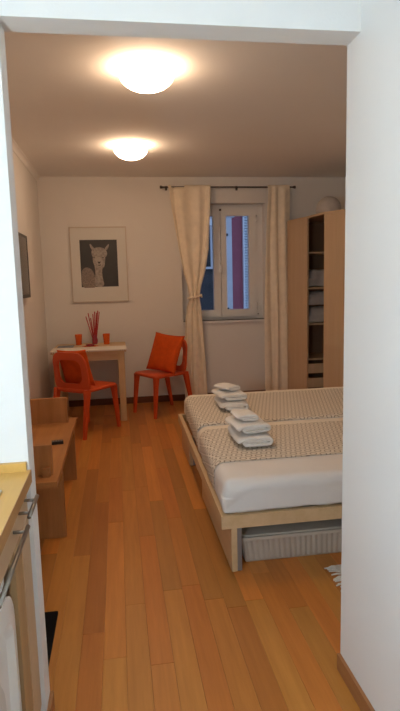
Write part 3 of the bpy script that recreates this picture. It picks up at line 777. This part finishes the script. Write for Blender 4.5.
# ------------------------------------------------------------------ corner wardrobe with an open bay
wd_ = thing('wardrobe', 'tall beech wardrobe with an open shelf bay by the window', 'wardrobe', (0, 0, 0))
WT = 2.082
pA, pM, pB, pC, pD = (2.085, 6.12), (2.063, 5.75), (2.108, 5.37), (2.40, 4.965), (XR-0.02, 4.965)
pA = (1.985, 6.10)
foot = [pA, pM, pB, pC, pD, (XR-0.02, YB-0.145), (1.985, YB-0.145)]
bm = bmesh.new(); prism(bm, foot, WT-0.022, WT); mesh_obj('top_panel', bm, M['wardw'], wd_)
bm = bmesh.new(); prism(bm, [(p[0]+0.0, p[1]) for p in foot], 0.0, 0.06); mesh_obj('plinth', bm, M['wardw'], wd_)
def slab(name, p, q, th, z0, z1, m, par):
    p, q = Vector(p), Vector(q); d = (q-p).normalized(); n = Vector((-d.y, d.x))
    if n.x < 0: n = -n                         # inward = +x
    bm = bmesh.new(); prism(bm, [tuple(p), tuple(q), tuple(q+n*th), tuple(p+n*th)], z0, z1)
    return mesh_obj(name, bm, M[m], par, bevel=0.0015)
mesh_obj('side_panel', bx(1.985, 2.003, pA[1]+0.001, YB-0.145, 0.06, WT-0.022), M['wardw'], wd_)
dr = slab('door', pA, pM, 0.020, 0.062, WT-0.024, 'wardw', wd_)
d2 = slab('door', pB, pC, 0.020, 0.062, WT-0.024, 'wardw', wd_)
mesh_obj('side_panel', bx(pC[0], XR-0.02, 4.965, 4.985, 0.06, WT-0.022), M['wardw'], wd_)
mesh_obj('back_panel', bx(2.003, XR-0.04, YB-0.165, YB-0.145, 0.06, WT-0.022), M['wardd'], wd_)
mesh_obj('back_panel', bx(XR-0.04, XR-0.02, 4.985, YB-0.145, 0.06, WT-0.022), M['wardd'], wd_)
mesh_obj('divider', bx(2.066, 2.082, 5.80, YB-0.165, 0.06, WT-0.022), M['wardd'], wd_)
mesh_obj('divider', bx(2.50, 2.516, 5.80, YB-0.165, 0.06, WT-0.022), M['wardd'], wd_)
SH = (1.706, 1.316, 0.916, 0.521)
for z in SH: mesh_obj('shelf', bx(2.082, 2.50, 5.79, YB-0.165, z-0.018, z), M['wardw'], wd_)
for z in (0.362, 0.20):
    dw = mesh_obj('drawer', bx(2.084, 2.498, 5.74, 5.756, z, z+0.105), M['wardw'], wd_, bevel=0.002)
    b = bx(2.10, 2.485, 5.756, YB-0.20, z, z+0.008); box(b, 2.10, 2.11, 5.756, YB-0.20, z+0.008, z+0.10); box(b, 2.475, 2.485, 5.756, YB-0.20, z+0.008, z+0.10)
    mesh_obj('drawer_box', b, M['wardd'], dw)
def bundle(name, label, x0, x1, y0, y1, z0, h, seed, cat, grp=None):
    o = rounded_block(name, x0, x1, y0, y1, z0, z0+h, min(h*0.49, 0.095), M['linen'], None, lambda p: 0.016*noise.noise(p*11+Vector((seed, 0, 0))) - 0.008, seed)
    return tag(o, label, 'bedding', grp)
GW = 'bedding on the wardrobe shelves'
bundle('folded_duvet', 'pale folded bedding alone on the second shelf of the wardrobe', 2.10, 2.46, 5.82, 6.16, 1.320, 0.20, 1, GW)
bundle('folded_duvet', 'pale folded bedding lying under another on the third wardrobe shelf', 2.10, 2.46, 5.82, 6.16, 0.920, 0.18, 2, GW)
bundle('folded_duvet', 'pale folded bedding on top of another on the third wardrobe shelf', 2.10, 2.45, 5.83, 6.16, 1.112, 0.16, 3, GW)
# rounded bundle on top
bm = bmesh.new(); n = 26; bmesh.ops.create_uvsphere(bm, u_segments=32, v_segments=16, radius=1)
for v in bm.verts:
    p = v.co.copy(); k = 1+0.03*noise.noise(p*2.5)
    v.co = Vector((p.x*0.125*k, p.y*0.16*k, max(-0.45, p.z)*0.125*k))
o = mesh_obj('round_bundle', bm, M['linen'], None, True); o.location = (2.235, 5.58, WT+0.057)
tag(o, 'pale rounded bundle lying on top of the wardrobe', 'bundle')

# ------------------------------------------------------------------ kitchen run on the left
CT, CXF = 0.873, -0.279
wt = thing('worktop', 'beech worktop ending against the white wall', 'worktop', (0, 0, 0))
mesh_obj('board', bx(KL, CXF-0.002, -0.4, YN, CT-0.038, CT), M['counter'], wt)
mesh_obj('front_edge', bx(CXF-0.002, CXF, -0.4, YN, CT-0.038, CT), M['counter_e'], wt)
tag(mesh_obj('worktop_upstand', bx(KL, JX-0.006, YN-0.016, YN, CT, CT+0.026), M['counter'], None, bevel=0.003), 'short beech strip standing on the worktop against the wall', 'upstand')
hb = thing('hob', 'black glass hob with steel rim set in the worktop', 'hob', (-0.58, 1.19, CT))
mesh_obj('rim', bx(-0.25, 0.25, -0.26, 0.262, 0, 0.006), M['metal'], hb, bevel=0.002)
mesh_obj('glass_plate', bx(-0.24, 0.24, -0.25, 0.25, 0.006, 0.009), M['hob'], hb)
FX = -0.297
def bar_handle(y0, y1, z, par):
    bm = bmesh.new(); tube(bm, [(FX+0.033, y0, z), (FX+0.033, y1, z)], 0.006, 10)
    h = mesh_obj('handle', bm, M['steeld'], par, True)
    for y in (y0+0.03, y1-0.03):
        bm = bmesh.new(); tube(bm, [(FX, y, z), (FX+0.033, y, z)], 0.005, 8); mesh_obj('handle_post', bm, M['steeld'], h, True)
cb = thing('corner_cabinet', 'narrow beige base cabinet with steel bar handle at the worktop end', 'cabinet', (0, 0, 0))
mesh_obj('body', bx(KL+0.02, FX-0.022, 1.435, YN-0.002, 0.10, CT-0.038), M['kfront'], cb)
mesh_obj('plinth', bx(KL+0.02, FX-0.07, 1.395, YN-0.002, 0, 0.10), M['kwood'], cb)
d = mesh_obj('drawer', bx(FX-0.020, FX, 1.433, YN-0.004, 0.735, CT-0.042), M['kfront'], cb, bevel=0.0015); bar_handle(1.45, 1.60, 0.797, d)
mesh_obj('door', bx(FX-0.020, FX, 1.497, YN-0.004, 0.10, 0.731), M['kfront'], cb, bevel=0.0015)
mesh_obj('side_panel', bx(FX-0.020, FX-0.002, 1.397, 1.494, 0.0, 0.731), M['kwood'], cb, bevel=0.0015)
cb2 = thing('drawer_unit', 'beige drawer front with long steel handle under the worktop', 'drawer', (0, 0, 0))
mesh_obj('drawer_box', bx(KL+0.02, FX-0.022, 0.80, 1.393, 0.74, CT-0.038), M['kfront'], cb2)
d = mesh_obj('drawer', bx(FX-0.020, FX, 0.80, 1.430, 0.735, CT-0.042), M['kfront'], cb2, bevel=0.0015); bar_handle(1.06, 1.425, 0.782, d)
ap = thing('washing_machine', 'white appliance with moulded front under the long handled drawer', 'appliance', (0, 0, 0))
mesh_obj('casing', bx(KL+0.02, FX-0.03, 0.80, 1.385, 0.02, 0.730), M['appl'], ap, bevel=0.008)
bm = bmesh.new(); pts = rrect(0.565, 0.60, 0.10, 8, 1.095, 0.36); inn = rrect(0.48, 0.50, 0.09, 8, 1.095, 0.36)
R = []
for P_, x in ((pts, FX-0.03), (pts, FX-0.008), (inn, FX-0.004), (rrect(0.45, 0.47, 0.08, 8, 1.095, 0.36), FX-0.022)):
    R.append([bm.verts.new((x, y, z)) for y, z in P_])
for a, b2 in zip(R, R[1:]):
    for i in range(len(a)): bm.faces.new((a[i], a[(i+1) % len(a)], b2[(i+1) % len(a)], b2[i]))
bm.faces.new(R[-1])
mesh_obj('moulded_door', bm, M['appl'], ap)
bm = bmesh.new(); R = []
for (w_, h_), x in (((0.30, 0.34), FX-0.022), ((0.28, 0.32), FX-0.012), ((0.22, 0.26), FX-0.010)):
    R.append([bm.verts.new((x, y, z)) for y, z in rrect(w_, h_, 0.1, 8, 1.095, 0.36)])
for a, b2 in zip(R, R[1:]):
    for i in range(len(a)): bm.faces.new((a[i], a[(i+1) % len(a)], b2[(i+1) % len(a)], b2[i]))
bm.faces.new(R[-1])
mesh_obj('recess_panel', bm, M['appl2'], ap)
for y in (0.86, 1.33):
    bm = bmesh.new(); lathe(bm, [(0.02, 0.0), (0.02, 0.02)], (-0.37, y, 0), 12); mesh_obj('foot', bm, M['black'], ap)
